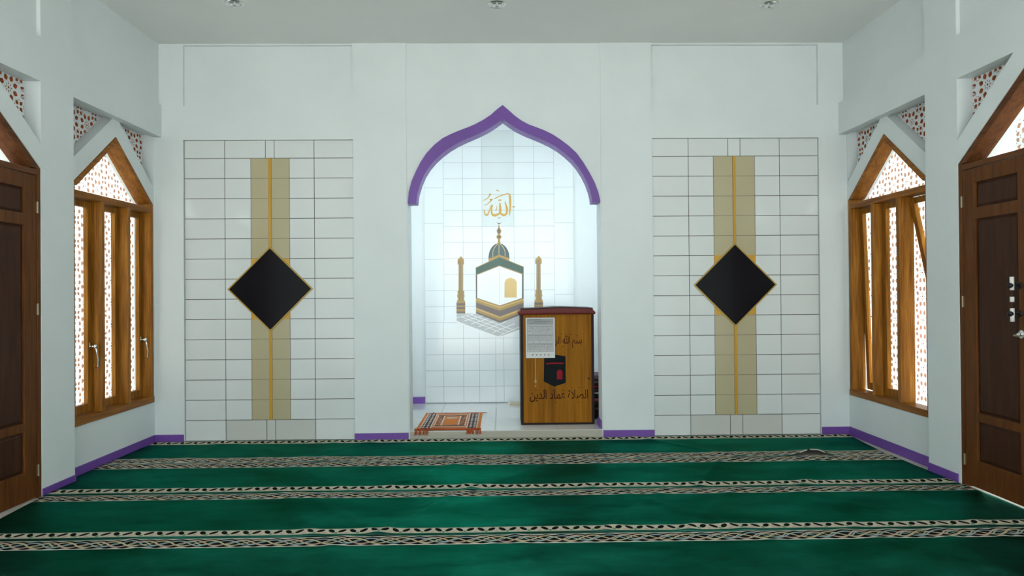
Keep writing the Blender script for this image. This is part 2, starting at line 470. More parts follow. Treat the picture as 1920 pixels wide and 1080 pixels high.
for s in (-1, 1):
    spandrel(s, SP_NEAR, .20, .095, 'triangular white pierced panel above the %s window on its near side' % SIDES[s], 0)
    spandrel(s, SP_FAR, .20, .095, 'triangular white pierced panel above the %s window, in the far corner' % SIDES[s], 0)
    spandrel(s, SPD_FAR, .20, .112, 'triangular white pierced panel above the %s wooden door, on the side of the window' % SIDES[s], 0)
    spandrel(s, SPD_NEAR, .20, .112, 'triangular white pierced panel above the %s wooden door, on the side away from the window' % SIDES[s], 0)

# big outdoor screens seen through the windows
LX = 4.45
def outdoor_screen(s, y0, y1, z0, z1, label):
    P = .25; ny = max(1, round((y1 - y0) / P)); nz = max(1, round((z1 - z0) / P))
    vs, tris = fill(rect(0, P, 0, P), cell_holes(P))
    cnt = {}
    for t in tris:
        for i in range(3):
            e = (t[i], t[(i + 1) % 3]); cnt.setdefault((min(e), max(e)), []).append(e)
    eps = 1e-5
    def on_edge(a, b_):
        return any(abs(vs[a][k] - q) < eps and abs(vs[b_][k] - q) < eps for k in (0, 1) for q in (0, P))
    walls = [es[0] for es in cnt.values() if len(es) == 1 and not on_edge(*es[0])]
    n = len(vs); b = MB(); d0, d1 = LX, LX + .026
    for i in range(ny):
        for j in range(nz):
            base = len(b.v); ya, za = y0 + i * P, z0 + j * P
            b.v += [(s * d0, ya + p, za + q) for p, q in vs] + [(s * d1, ya + p, za + q) for p, q in vs]
            b.f += [tuple(base + k for k in t) for t in tris] + [tuple(base + n + k for k in t[::-1]) for t in tris]
            b.m += [0] * (2 * len(tris))
            b.f += [(base + q, base + p, base + n + p, base + n + q) for p, q in walls]; b.m += [1] * len(walls)
    root = empty('lattice_screen', (s * (LX + .016), (y0 + y1) / 2, -.125), label, 'pierced screen')
    b.build('pierced_screen', ['lattice_white', 'pale_clay'], root)
    c = MB(); c.box(s * (LX - .03), s * (LX + .07), y0, y0 + ny * P, -.125, z0); c.build('plinth', 'wall', root)
    c = MB(); c.box(s * (LX - .03), s * (LX + .07), y0, y0 + ny * P, z0 + nz * P, z0 + nz * P + .15); c.build('coping', 'wall', root)
for s in (-1, 1):
    outdoor_screen(s, 6.50, 9.30, .2, 3.1, 'white pierced screen wall outside the %s window' % SIDES[s])
    outdoor_screen(s, 3.55, 5.85, .2, 3.1, 'white pierced screen wall outside the %s door' % SIDES[s])
    for yy, w_ in ((5.93, 'between the pierced screens outside the %s wall'),):
        c = MB(); c.box(s * (LX - .12), s * (LX + .18), 5.93, 6.44, -.125, 3.4); c.box(s * (LX - .15), s * (LX + .21), 5.90, 6.47, 3.4, 3.5)
        tag(c.build('pillar', 'wall'), 'square white pillar ' + w_ % SIDES[s], 'pillar')

# ------------------------------------------------------------------ windows
def window(s, nm, opened):
    w = SIDE[s]['win']; m = YZ(s)
    root = empty(nm, (s * w, YC, Z0), 'pointed brown wooden window with three tall sashes in the %s wall' % SIDES[s], 'window', None, 'structure')
    f0, f1 = w - .006, w + .122
    ya, yb = YC - HALF + .004, YC + HALF - .004
    t = .042
    g = gable(YC, HALF - .004, Z0 + .004, ZS - .002, ZA - .004)
    # frame pieces
    c = MB(); c.box(s * f0, s * f1, ya, ya + t, Z0 + .06, ZS); c.build('jamb', 'window_wood', root, bevel=.002)
    c = MB(); c.box(s * f0, s * f1, yb - t, yb, Z0 + .06, ZS); c.build('jamb', 'window_wood', root, bevel=.002)
    c = MB(); c.box(s * (f0 - .006), s * f1, ya, yb, Z0 + .004, Z0 + .06); c.build('sill', 'window_wood_y', root, bevel=.003)
    zr = ZS - .085
    c = MB(); c.box(s * f0, s * f1, ya + t, yb - t, zr, zr + .05); c.build('transom_rail', 'window_wood_y', root, bevel=.002)
    ang = math.atan(SL); tv = t / math.cos(ang)
    for sg in (-1, 1):
        e = YC + sg * (HALF - .004)
        poly = [(e, ZS), (YC, ZA - .004), (YC, ZA - .004 - tv), (e - sg * tv / SL * .999, ZS)]
        c = MB(); c.region(poly if sg > 0 else poly[::-1], [], m, f0, f1); c.build('sloping_head', 'window_wood_y', root, bevel=.002)
    # upper pane
    tri = [(YC - HALF + .07, zr + .05), (YC + HALF - .07, zr + .05), (YC + HALF - .055, ZS - .0), (YC, ZA - .05), (YC - HALF + .055, ZS)]
    c = MB(); c.region(tri, [], m, f1 - .03, f1 - .026); c.build('glass_pane', 'glass', root)
    # mullions and sashes
    step = (yb - ya - t) / 3
    for k in (1, 2):
        y = ya + k * step
        c = MB(); c.box(s * f0, s * f1, y, y + t, Z0 + .06, zr); c.build('mullion', 'window_wood', root, bevel=.002)
    for k in range(3):
        y0, y1 = ya + k * step + t + .003, ya + (k + 1) * step - .003
        z0, z1 = Z0 + .064, zr - .004
        d0, d1 = f1 - .045, f1 - .008
        rot = opened.get(k, 0.0)
        hinge = Vector((s * d1, (y0 + y1) / 2, z1))
        R = Matrix.Rotation(-s * rot, 3, 'Y')
        def tr(bm):
            bm.v = [tuple(hinge + R @ (Vector(p) - hinge)) for p in bm.v]; return bm
        st = .052
        c = MB(); c.region(rect(y0, y1, z0, z1), [rect(y0 + st, y1 - st, z0 + st + .02, z1 - st)], m, d0, d1)
        sash = tr(c).build('sash', 'window_wood', root, bevel=.002)
        c = MB(); c.region(rect(y0 + st, y1 - st, z0 + st + .02, z1 - st), [], m, d0 + .015, d0 + .019)
        tr(c).build('glass_pane', 'glass', sash)
        if s < 0 and k != 1:
            # casement fastener on the far stile
            hz = Z0 + .60; hy = y1 - st * .5
            c = MB(); xx = lambda d: s * (d0 - d)
            c.box(xx(.0), xx(.004), hy - .012, hy + .012, hz - .03, hz + .03)
            c.tube([(xx(.004), hy, hz), (xx(.045), hy, hz)], .008, 10)
            c.lathe((xx(.045), hy, hz - .012), [(.013, 0), (.015, .012), (.013, .026)], 'z', 12)
            c.tube([(xx(.045), hy, hz), (xx(.05), hy + .01, hz - .05), (xx(.056), hy + .022, hz - .11), (xx(.05), hy + .03, hz - .165), (xx(.03), hy + .03, hz - .175)], .007, 8)
            tr(c).build('handle', 'chrome', sash, smooth=True)
window(-1, 'window_1', {})
window(1, 'window_2', {2: .035, 0: .20})

# ------------------------------------------------------------------ doors
def door(s, nm):
    be = SIDE[s]['beam']; m = YZ(s)
    root = empty(nm, (s * be, DC, 0), 'dark brown panelled wooden double door in the %s wall' % SIDES[s], 'door', None, 'structure')
    f0, f1 = be + .004, be + .135; t = .035
    ya, yb = DC - DHALF + .003, DC + DHALF - .003
    for y in (ya, yb - t):
        c = MB(); c.box(s * f0, s * f1, y, y + t, -.004, DZS); c.build('jamb', 'door_wood', root, bevel=.002)
    zt = 2.245
    c = MB(); c.box(s * f0, s * f1, ya + t, yb - t, zt, zt + .04); c.build('transom_rail', 'door_head', root, bevel=.002)
    sl = (DZA - DZS) / DHALF; tv = .05 / math.cos(math.atan(sl))
    for sg in (-1, 1):
        e = DC + sg * (DHALF - .003)
        poly = [(e, DZS), (DC, DZA - .004), (DC, DZA - .004 - tv), (e - sg * tv / sl * .999, DZS)]
        c = MB(); c.region(poly if sg > 0 else poly[::-1], [], m, f0, f1); c.build('sloping_head', 'door_head', root, bevel=.002)
    tri = [(DC - DHALF + .07, zt + .04), (DC + DHALF - .07, zt + .04), (DC, DZA - .06)]
    c = MB(); c.region(tri, [], m, f1 - .03, f1 - .026); c.build('glass_pane', 'glass', root)
    d0, d1 = f0 + .004, f0 + .042
    for sg in (1, -1):
        # leaf from the jamb to the meeting line
        y_h, y_m = DC + sg * (DHALF - .003 - t - .003), DC + sg * .003
        lo, hi = min(y_h, y_m), max(y_h, y_m)
        z0, z1 = (.006 if s < 0 else .018), zt - .004
        st = .125
        pa, pb = (lo + .085, hi - st) if sg > 0 else (lo + st, hi - .085)
        rows = [(.205, .480), (.540, 1.885), (1.965, 2.140)]
        c = MB(); c.region(rect(lo, hi, z0, z1), [rect(pa, pb, q0, q1) for q0, q1 in rows], m, d0, d1)
        leaf = c.build('leaf', 'door_wood', root, bevel=.003)
        for q0, q1 in rows:
            c = MB(); c.box(s * (d0 + .016), s * (d0 + .028), pa, pb, q0, q1)
            # raised field with sloped border and a thin moulding
            e = .022
            for (A0, A1, B0, B1, dd) in ((pa + e, pb - e, q0 + e, q1 - e, .008),):
                o4 = [(pa + .006, q0 + .006), (pb - .006, q0 + .006), (pb - .006, q1 - .006), (pa + .006, q1 - .006)]
                i4 = [(A0, B0), (A1, B0), (A1, B1), (A0, B1)]
                vs = [m(p, q, d0 + .0158) for p, q in o4] + [m(p, q, d0 + dd) for p, q in i4]
                c.add(vs, [(0, 1, 5, 4), (1, 2, 6, 5), (2, 3, 7, 6), (3, 0, 4, 7), (4, 5, 6, 7)])
            c.build('panel', 'door_panel', leaf)
        hy = y_h + sg * .004
        for hz in (2.02, 1.31, .19):
            c = MB(); c.tube([(s * (d0 - .006), hy, hz - .04), (s * (d0 - .006), hy, hz + .04)], .0055, 8)
            c.box(s * (d0 - .003), s * d0, hy - sg * .010, hy + sg * .004, hz - .038, hz + .038)
            c.build('hinge', 'brass', leaf)
    # pull handle and lock on the far leaf of each door
        if sg > 0:
            py = y_m + .075
            x_ = lambda d: s * (d0 - d)
            c = MB()
            for z in (1.24, 1.42):
                c.lathe((x_(0), py, z), [(.022, 0), (.022, -s * .006)], 'x', 16)
                c.tube([(x_(0), py, z), (x_(.05), py, z)], .009, 10)
                c.lathe((x_(.062), py, z), [(.004, -s * .016), (.014, -s * .012), (.018, 0), (.014, s * .012)], 'x', 14)
            hnd = c.build('handle', 'black_metal', leaf, smooth=True)
            c = MB()
            c.tube([(x_(.05), py, 1.39), (x_(.05), py, 1.475)], .0125, 12); c.tube([(x_(.05), py, 1.19), (x_(.05), py, 1.275)], .0125, 12)
            c.tube([(x_(.05), py, 1.315), (x_(.05), py, 1.348)], .0125, 12)
            c.build('grip_sleeves', 'white_metal', hnd, smooth=True)
            c = MB(); c.tube([(x_(.05), py, 1.195), (x_(.05), py, 1.47)], .011, 12)
            c.build('grip', 'door_panel', hnd, smooth=True)
            c = MB(); c.lathe((x_(0), py - .02, 1.11), [(.028, 0), (.026, -s * .010), (.012, -s * .012), (.012, -s * .025), (.006, -s * .027)], 'x', 18)
            c.box(x_(.02), x_(.028), py - .035, py - .005, 1.105, 1.115)
            c.build('lock', 'chrome', leaf)
            c = MB(); c.lathe((x_(0), py + .02, 1.10), [(.014, 0), (.012, -s * .012), (.005, -s * .03)], 'x', 12); c.build('bolt', 'brass', leaf)
    return root
door(-1, 'door_1'); door(1, 'door_2')
for s, nm in ((-1, 'left'), (1, 'right')):
    be = SIDE[s]['beam']
    c = MB(); c.box(s * (be - .01), s * (be + .22), DC - DHALF + .005, DC + DHALF - .005, -.12, -.0045)
    struct(c.build('threshold_' + nm, 'concrete'), 'cement threshold under the %s door' % nm, 'threshold')

# ------------------------------------------------------------------ tiled panels on the back wall
random.seed(4)
def tile_quad(mb, x0, x1, z0, z1, y, mi=0, gap=.0058, jit=.0006):
    g = gap / 2
    q = [(x0 + g, z0 + g), (x1 - g, z0 + g), (x1 - g, z1 - g), (x0 + g, z1 - g)]
    dx, dz = random.uniform(-jit, jit), random.uniform(-jit, jit)
    off = [-dx - dz, dx - dz, dx + dz, -dx + dz]
    vs = [(a, y + o, b_) for (a, b_), o in zip(q, off)] + [(a, y + .006, b_) for a, b_ in q]
    mb.add(vs, [(0, 1, 2, 3), (0, 4, 5, 1), (1, 5, 6, 2), (2, 6, 7, 3), (3, 7, 4, 0)], mi)

def tile_panel(label, xs, strip, mids, dia, topz):
    Yf = D + .022
    x0, x1 = xs[0], xs[-1]
    root = empty('tile_panel', ((x0 + x1) / 2, Yf + .005, 0), label, 'tiled wall panel', 'tiled panels on the back wall')
    zr = [.2 + .1928 * i for i in range(14)]
    c = MB(); c.box(x0, x1, Yf + .003, D + .034, 0.001, topz); c.build('grout', 'grout', root)
    c = MB()
    for i in range(13):
        for a, b_ in ((xs[0], xs[1]), (xs[1], strip[0]), (strip[1], xs[2]), (xs[2], xs[3])):
            tile_quad(c, a, b_, zr[i], zr[i + 1], Yf)
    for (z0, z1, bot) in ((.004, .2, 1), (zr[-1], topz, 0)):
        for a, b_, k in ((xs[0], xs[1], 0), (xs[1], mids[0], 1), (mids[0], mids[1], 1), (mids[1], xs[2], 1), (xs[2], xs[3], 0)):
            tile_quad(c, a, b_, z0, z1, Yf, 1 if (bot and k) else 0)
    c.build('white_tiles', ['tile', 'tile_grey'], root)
    c = MB()
    cx = dia[0]
    for i in range(13):
        for a, b_ in ((strip[0], cx - .014), (cx + .014, strip[1])):
            tile_quad(c, a, b_, zr[i], zr[i + 1], Yf, 0, .003, .0004)
    tag(c.build('beige_strip', 'tile_beige', root), 'upright strip of beige tiles')
    z0, z1 = dia[1] - dia[2], dia[1] + dia[2]
    for a, b_ in ((zr[0], z0 + .02), (z1 - .02, zr[-1])):
        c = MB(); c.box(cx - .013, cx + .013, Yf - .004, Yf + .004, a, b_)
        c.box(cx - .004, cx + .004, Yf - .008, Yf - .004, a, b_); c.build('gold_line', 'gold', root)
    zc = dia[1]; r = dia[2]
    for sx in (-1, 1):
        for sz in (-1, 1):
            hx = strip[0] if sx < 0 else strip[1]
            hz = zc + sz * .288
            k = r - abs(hz - zc); k2 = r - abs(hx - cx)
            poly = [(hx, hz), (cx + sx * (k - .006), hz), (hx, zc + sz * (k2 - .006))]
            c = MB(); c.region(poly, [], XZ, Yf - .003, Yf + .004); c.build('gold_corner', 'gold', root)
    c = MB(); ro, ri = r + .004, r - .013
    c.region([(cx, zc - ro), (cx + ro, zc), (cx, zc + ro), (cx - ro, zc)], [[(cx, zc - ri), (cx + ri, zc), (cx, zc + ri), (cx - ri, zc)]], XZ, Yf - .010, Yf + .002)
    c.build('gold_border', 'gold_edge', root)
    c = MB(); ri -= .0005; c.region([(cx, zc - ri), (cx + ri, zc), (cx, zc + ri), (cx - ri, zc)], [], XZ, Yf - .008, Yf + .002)
    tag(c.build('black_diamond', 'tile_black', root), 'polished black diamond tile')
tile_panel('tiled wall panel with black diamond, left of the arch', (-3.016, -2.633, -1.780, -1.400), (-2.385, -2.018), (-2.245, -2.161), (-2.204, 1.451, .403), 2.879)
tile_panel('tiled wall panel with black diamond, right of the arch', (1.477, 1.831, 2.721, 3.096), (2.075, 2.477), (2.217, 2.337), (2.276, 1.457, .402), 2.879)

# ------------------------------------------------------------------ niche tiles and inlaid picture
root = empty('tile_panel', (0, NB + .012, ZSTEP), 'pale blue white tiled back wall of the niche', 'tiled wall panel')
c = MB(); c.box(-.905, .886, NB + .005, NB + .0195, ZSTEP, 3.72); c.build('grout', 'grout_light', root)
c = MB(); zr = [.085 + .1919 * i for i in range(20)]
up = [-.905, -.677, -.444, -.214, .170, .411, .652]
lo = [-.905, -.687, -.447, -.256, -.062, .035, .27, .46, .652]
for i in range(19):
    cols = lo if i < 5 else up
    if i >= 7: cols = cols[1:]
    for a, b_ in zip(cols[:-1], cols[1:]):
        tile_quad(c, a, b_, zr[i], min(zr[i + 1], 3.72), NB, 1 if (a == -.214 and 11 <= i <= 16) else 0, .0032, .0005)
for i in range(0, 9):
    z0, z1 = .085 + .4298 * i, min(.085 + .4298 * (i + 1), 3.72)
    tile_quad(c, .652, .886, z0, z1, NB, 0, .0032, .0005)
    if z1 > zr[7] + .05: tile_quad(c, -.905, -.677, max(z0, zr[7]), z1, NB, 0, .0032, .0005)
c.build('wall_tiles', ['tile_blue', 'tile_blue_grey'], root)

K_GREEN=[(-0.294,1.699),(-0.010,1.828),(0.281,1.706),(0.280,1.619),(-0.011,1.723),(-0.289,1.613)]
K_BODY=[(-0.277,1.613),(-0.011,1.716),(0.261,1.617),(0.259,1.332),(-0.009,1.244),(-0.279,1.337)]
K_OUT=[(-0.294,1.699),(-0.010,1.828),(0.281,1.706),(0.276,1.143),(-0.007,1.035),(-0.294,1.151)]
K_DOOR=[(0.048,1.340),(0.050,1.520),(0.069,1.558),(0.122,1.578),(0.177,1.557),(0.198,1.519),(0.196,1.339)]
PLAZA=[(-0.527,1.146),(-0.294,1.151),(-0.007,1.035),(0.276,1.143),(0.497,1.141),(0.496,1.054),(-0.018,0.867),(-0.527,1.062)]
DOME=[(-0.140,1.773),(-0.140,1.829),(-0.132,1.877),(-0.117,1.918),(-0.090,1.957),(-0.054,1.983),(-0.013,1.995),(0.029,1.982),(0.063,1.955),(0.089,1.917),(0.105,1.875),(0.112,1.828),(0.111,1.777),(-0.014,1.823)]
DOMEBAND=[(-0.140,1.773),(-0.137,1.809),(-0.073,1.829),(-0.014,1.855),(0.045,1.834),(0.110,1.813),(0.111,1.775),(-0.014,1.817)]
RIBS=[[(-0.088,1.829),(-0.085,1.894),(-0.061,1.947),(-0.028,1.983)],[(-0.014,1.855),(-0.013,1.989)],[(0.060,1.834),(0.058,1.893),(0.034,1.947),(0.002,1.983)]]
NECK=[(-0.032,1.992),(-0.024,2.042),(0.001,2.042),(0.007,1.991)]
PEAR=[(-0.027,2.098),(-0.041,2.143),(-0.023,2.172),(-0.012,2.225),(-0.001,2.172),(0.018,2.143),(0.003,2.098)]
CRES=[(-0.037,2.250),(-0.026,2.227),(-0.011,2.219),(0.006,2.227),(0.016,2.245),(0.001,2.233),(-0.013,2.230),(-0.026,2.237)]
MIN=[(-0.469,1.841),(-0.458,1.825),(-0.435,1.797),(-0.434,1.740),(-0.448,1.740),(-0.450,1.429),(-0.433,1.418),(-0.436,1.390),(-0.430,1.361),(-0.439,1.328),(-0.428,1.301),(-0.423,1.281),(-0.424,1.150),(-0.529,1.151),(-0.528,1.282),(-0.519,1.302),(-0.510,1.328),(-0.520,1.362),(-0.511,1.390),(-0.516,1.419),(-0.502,1.429),(-0.499,1.740),(-0.512,1.740),(-0.511,1.797),(-0.483,1.825)]
M['inlay_green'] = tile_mat('green_inlay', (.024, .075, .052), .25)
M['inlay_dome'] = tile_mat('grey_green_inlay', (.048, .088, .090), .25)
M['inlay_white'] = tile_mat('white_inlay', (.80, .83, .82), .15)
M['inlay_cream'] = tile_mat('cream_gold_inlay', (.58, .40, .15), .3)
M['inlay_gold'] = tile_mat('gold_inlay', (.33, .205, .050), .3)
M['inlay_grey'] = tile_mat('grey_brown_inlay', (.125, .100, .095), .3)
M['inlay_silver'] = tile_mat('silver_inlay', (.40, .42, .43), .15)
M['inlay_dark'] = tile_mat('dark_inlay', (.06, .055, .045), .3)
Y0 = NB - .0015
def flat(mb, poly, d=.002, y=Y0, mi=0):
    area = sum(poly[i][0] * poly[(i + 1) % len(poly)][1] - poly[(i + 1) % len(poly)][0] * poly[i][1] for i in range(len(poly)))
    mb.region(poly if area > 0 else poly[::-1], [], XZ, y - d, y, mi)
root = empty('inlaid_picture', (-.01, Y0, .86), 'inlaid picture of a domed cube shrine and two minarets on the niche tiles', 'wall inlay')
c = MB(); flat(c, PLAZA, .001); pz = c.build('plaza', 'inlay_silver', root)
c = MB()
def lerp(a, b_, t): return (a[0] + (b_[0] - a[0]) * t, a[1] + (b_[1] - a[1]) * t)
for t in (0, .17, .34, .5, .66, .83, 1):
    stroke(c, [(*lerp((-.527, 1.10), (-.018, .88), t), .006), (*lerp((-.30, 1.15), (.26, 1.0), t), .006)], XZ, Y0 - .0015, Y0 - .001)
for t in (.25, .5, .75):
    stroke(c, [(*lerp((-.527, 1.10), (-.30, 1.15), t), .006), (*lerp((-.018, .88), (.22, .97), t), .006)], XZ, Y0 - .0015, Y0 - .001)
stroke(c, [(-.53, 1.06, .014), (-.018, .868, .014), (.49, 1.055, .014)], XZ, Y0 - .002, Y0 - .001)
c.build('paving_lines', 'inlay_white', pz)
c = MB(); flat(c, K_OUT, .0015); cube = c.build('cube', 'inlay_dark', root)
c = MB(); flat(c, K_BODY, .001, Y0 - .0015); c.build('cube_walls', 'inlay_white', cube)
c = MB(); flat(c, K_GREEN, .001, Y0 - .0016); c.build('green_frieze', 'inlay_green', cube)
c = MB()
for P_ in ([(-.294, 1.699), (-.010, 1.828), (.281, 1.706)], [(-.289, 1.613), (-.011, 1.723), (.280, 1.619)]):
    stroke(c, [(P_[0][0], P_[0][1], .007), (P_[1][0], P_[1][1], .007)], XZ, Y0 - .0035, Y0 - .0025); stroke(c, [(P_[1][0], P_[1][1], .007), (P_[2][0], P_[2][1], .007)], XZ, Y0 - .0035, Y0 - .0025)
c.build('gold_outline', 'inlay_gold', cube)
c = MB(); tops = [(-.291, 1.337), (-.009, 1.242), (.278, 1.332)]; bots = [(-.292, 1.151), (-.007, 1.035), (.276, 1.143)]
seq = [(0, .08, 0), (.08, .13, 2), (.13, .30, 0), (.30, .36, 1), (.36, .62, 1), (.62, .66, 0), (.66, .72, 2), (.72, .88, 0), (.88, 1.0, 1)]
for t0, t1, mi in seq:
    for i in (0, 1):
        flat(c, [lerp(tops[i], bots[i], t1), lerp(tops[i + 1], bots[i + 1], t1), lerp(tops[i + 1], bots[i + 1], t0), lerp(tops[i], bots[i], t0)], .001, Y0 - .0017, mi)
c.build('striped_base', ['inlay_gold', 'inlay_grey', 'inlay_cream'], cube)
c = MB(); flat(c, K_DOOR, .001, Y0 - .0026); dr = c.build('arched_door', 'inlay_cream', cube)
c = MB(); stroke(c, [(-.010, 1.715, .003), (-.009, 1.245, .003)], XZ, Y0 - .0033, Y0 - .0026); c.build('corner_line', 'inlay_silver', cube)
c = MB(); flat(c, DOME, .0012); dome = c.build('dome', 'inlay_dome', root)
c = MB(); flat(c, DOMEBAND, .001, Y0 - .0013); c.build('dome_band', 'inlay_gold', dome)
for R_ in RIBS:
    c = MB(); stroke(c, [(x, z, .006) for x, z in R_], XZ, Y0 - .0022, Y0 - .0012); c.build('dome_rib', 'inlay_cream', dome)
c = MB(); flat(c, NECK); flat(c, ring(-.013, 2.068, .030, 16)); flat(c, PEAR); fin = c.build('finial', 'inlay_gold', root)
c = MB(); flat(c, ring(-.013, 2.068, .017, 12), .001, Y0 - .0021); flat(c, [(-.02, 2.11), (-.026, 2.143), (-.012, 2.185), (.003, 2.143), (-.004, 2.11)], .001, Y0 - .0021)
c.build('finial_inset', 'inlay_grey', fin)  # grey brown inlay pieces set in the ball and pear
c = MB(); flat(c, CRES, .0015); c.build('crescent', 'inlay_dark', root)
for cx in (-.473, .461):
    dx = cx + .473
    c = MB(); flat(c, [(x + dx, z) for x, z in MIN], .0012); mn = c.build('minaret', 'inlay_gold', root)
    c = MB()
    for xx in (-.492, -.474, -.457): flat(c, rect(xx + dx - .0025, xx + dx + .0025, 1.30, 1.79), .001, Y0 - .0013, 0)
    for zz, h in ((1.262, .014), (1.218, .012), (1.165, .012)): flat(c, rect(-.526 + dx, -.426 + dx, zz - h, zz + h), .001, Y0 - .0013, 0)
    c.build('minaret_stripes', 'inlay_grey', mn)

# gold calligraphy above the picture
ST = dict(alif=[(0.118,2.586,0.0178),(0.125,2.528,0.0249),(0.126,2.421,0.0196),(0.120,2.367,0.0160),(0.112,2.321,0.0071)],
lam1=[(0.064,2.492,0.0107),(0.074,2.457,0.0160),(0.085,2.414,0.0249),(0.086,2.364,0.0231),(0.072,2.339,0.0249),(0.047,2.329,0.0267),(0.022,2.341,0.0231),(0.010,2.357,0.0142)],
lam2=[(0.002,2.478,0.0125),(0.005,2.439,0.0214),(0.006,2.386,0.0285),(0.001,2.354,0.0249),(-0.024,2.340,0.0214),(-0.056,2.327,0.0303),(-0.085,2.333,0.0231),(-0.097,2.365,0.0196),(-0.099,2.408,0.0178),(-0.091,2.454,0.0214)],
heh=[(-0.091,2.454,0.0107),(-0.107,2.429,0.0125),(-0.123,2.387,0.0125),(-0.142,2.344,0.0160),(-0.159,2.330,0.0196),(-0.177,2.344,0.0142),(-0.186,2.376,0.0107),(-0.186,2.401,0.0078)],
top=[(-0.066,2.527,0.0089),(-0.019,2.548,0.0107),(0.034,2.569,0.0114),(0.088,2.585,0.0100),(0.109,2.590,0.0071)],
sw1=[(-0.208,2.507,0.0050),(-0.176,2.515,0.0071),(-0.144,2.536,0.0089),(-0.126,2.557,0.0107),(-0.111,2.588,0.0267)],
sw2=[(-0.183,2.451,0.0071),(-0.155,2.458,0.0078),(-0.126,2.483,0.0093),(-0.101,2.507,0.0114),(-0.115,2.518,0.0107),(-0.083,2.518,0.0100)],
shad=[(-0.019,2.514,0.0085),(-0.007,2.503,0.0085),(0.000,2.518,0.0078),(0.009,2.503,0.0085),(0.018,2.521,0.0078)],
d1=[(-0.040,2.625,0.0085),(-0.022,2.628,0.0107),(-0.008,2.610,0.0050)],
d2=[(0.151,2.428,0.0107),(0.183,2.428,0.0107)],
d3=[(-0.025,2.297,0.0071),(-0.007,2.293,0.0085),(0.011,2.304,0.0057)],
in1=[(-0.056,2.393,0.0085),(-0.042,2.390,0.0093),(-0.036,2.422,0.0057),(-0.036,2.443,0.0036)])
c = MB()
for i, q in enumerate(ST.values()): stroke(c, q, XZ, Y0 - .002 - .0001 * i, Y0)
o = c.build('wall_calligraphy', 'gold_leaf')
tag(o, 'gold Arabic calligraphy on the niche tiles above the dome finial', 'calligraphy')

# ------------------------------------------------------------------ podium
M['podium_wood'] = wood_mat('orange_brown_podium_board', (.14, .043, .002), (.29, .112, .004), (.42, .175, .008), rough=.55, scale=.45)
M['podium_dark'] = new_mat('dark_podium_edge', (.022, .009, .010), .5, 0, .15)
M['podium_red'] = paint_mat('dark_red_podium_top', (.125, .013, .010), .25, .4)
bsdf(M['podium_red']).inputs['Specular IOR Level'].default_value = .2
M['ink'] = new_mat('dark_brown_lettering', (.050, .008, .004), .6, 0, .05)
M['emblem_black'] = new_mat('emblem_black', (.008, .011, .012), .6, 0, .08)
M['emblem_red'] = new_mat('emblem_red', (.26, .012, .022), .6, 0, .08)
M['paper'] = new_mat('printed_paper', (.68, .69, .69), .6)
M['paper_grey'] = new_mat('paper_grey_print', (.34, .35, .36), .6)
M['print_ink'] = new_mat('grey_ink', (.12, .12, .14), .6)
PF, PZ = 6.815, ZSTEP
root = empty('podium', (.565, 7.03, PZ), 'orange brown wooden podium with dark red top, standing in the niche', 'podium')
c = MB(); c.box(.222, .905, PF + .001, PF + .022, PZ + .002, 1.178); board = c.build('front_board', 'podium_wood', root)
for x0, x1 in ((.197, .222), (.905, .931)):
    c = MB(); c.box(x0, x1, PF - .006, PF + .40, PZ + .001, 1.18); c.build('side_panel', 'podium_dark', root, bevel=.003)
c = MB(); c.box(.222, .905, PF + .39, PF + .40, PZ + .3, .9); c.build('shelf_back', 'podium_dark', root)
c = MB(); c.box(.215, .912, PF - .004, PF + .03, PZ, PZ + .02); c.build('bottom_rail', 'podium_dark', root)
c = MB(); top = [(.173, 1.183), (.173, 1.200), (.190, 1.212), (.205, 1.232), (.40, 1.236), (.576, 1.246), (.75, 1.240), (.915, 1.236), (.930, 1.214), (.946, 1.200), (.946, 1.183)]
n = len(top)
c.region(top[::-1], [], XZ, PF - .022, PF + .43); tp = c.build('top_moulding', 'podium_red', root, bevel=.004)
c = MB(); tl = [(.20, 1.2325, .010), (.40, 1.238, .010), (.576, 1.247, .010), (.75, 1.242, .010), (.92, 1.2365, .010)]
stroke(c, tl, XZ, PF - .025, PF + .43); c.build('top_edge', 'podium_dark', tp)
c = MB(); c.tube([(.178, PF - .022, 1.186), (.941, PF - .022, 1.186)], .009, 8); c.build('top_bead', 'podium_red', tp, smooth=True)
YI = PF + .001
EMB=[(0.432,0.745),(0.439,0.769),(0.536,0.775),(0.645,0.759),(0.646,0.493),(0.531,0.457),(0.425,0.509)]
c = MB(); flat(c, EMB, .0012, YI); em = c.build('painted_cube', 'emblem_black', board)
board_children = []
c = MB(); flat(c, [(0.450,0.692),(0.535,0.698),(0.624,0.693),(0.624,0.680),(0.535,0.684),(0.452,0.679)], .0008, YI - .0013)
flat(c, [(0.557,0.526),(0.558,0.611),(0.586,0.629),(0.614,0.610),(0.613,0.529)], .0008, YI - .0013)
c.build('painted_cube_trim', 'emblem_red', board)
c = MB(); c.box(.339, .347, YI - .001, YI, .53, .742)
stroke(c, [(.343, .53, .012), (.343, .51, .022), (.343, .49, .006)], XZ, YI - .001, YI); stroke(c, [(.343, .475, .016), (.343, .452, .006)], XZ, YI - .001, YI)
c.build('painted_staff', 'gold_edge', board)
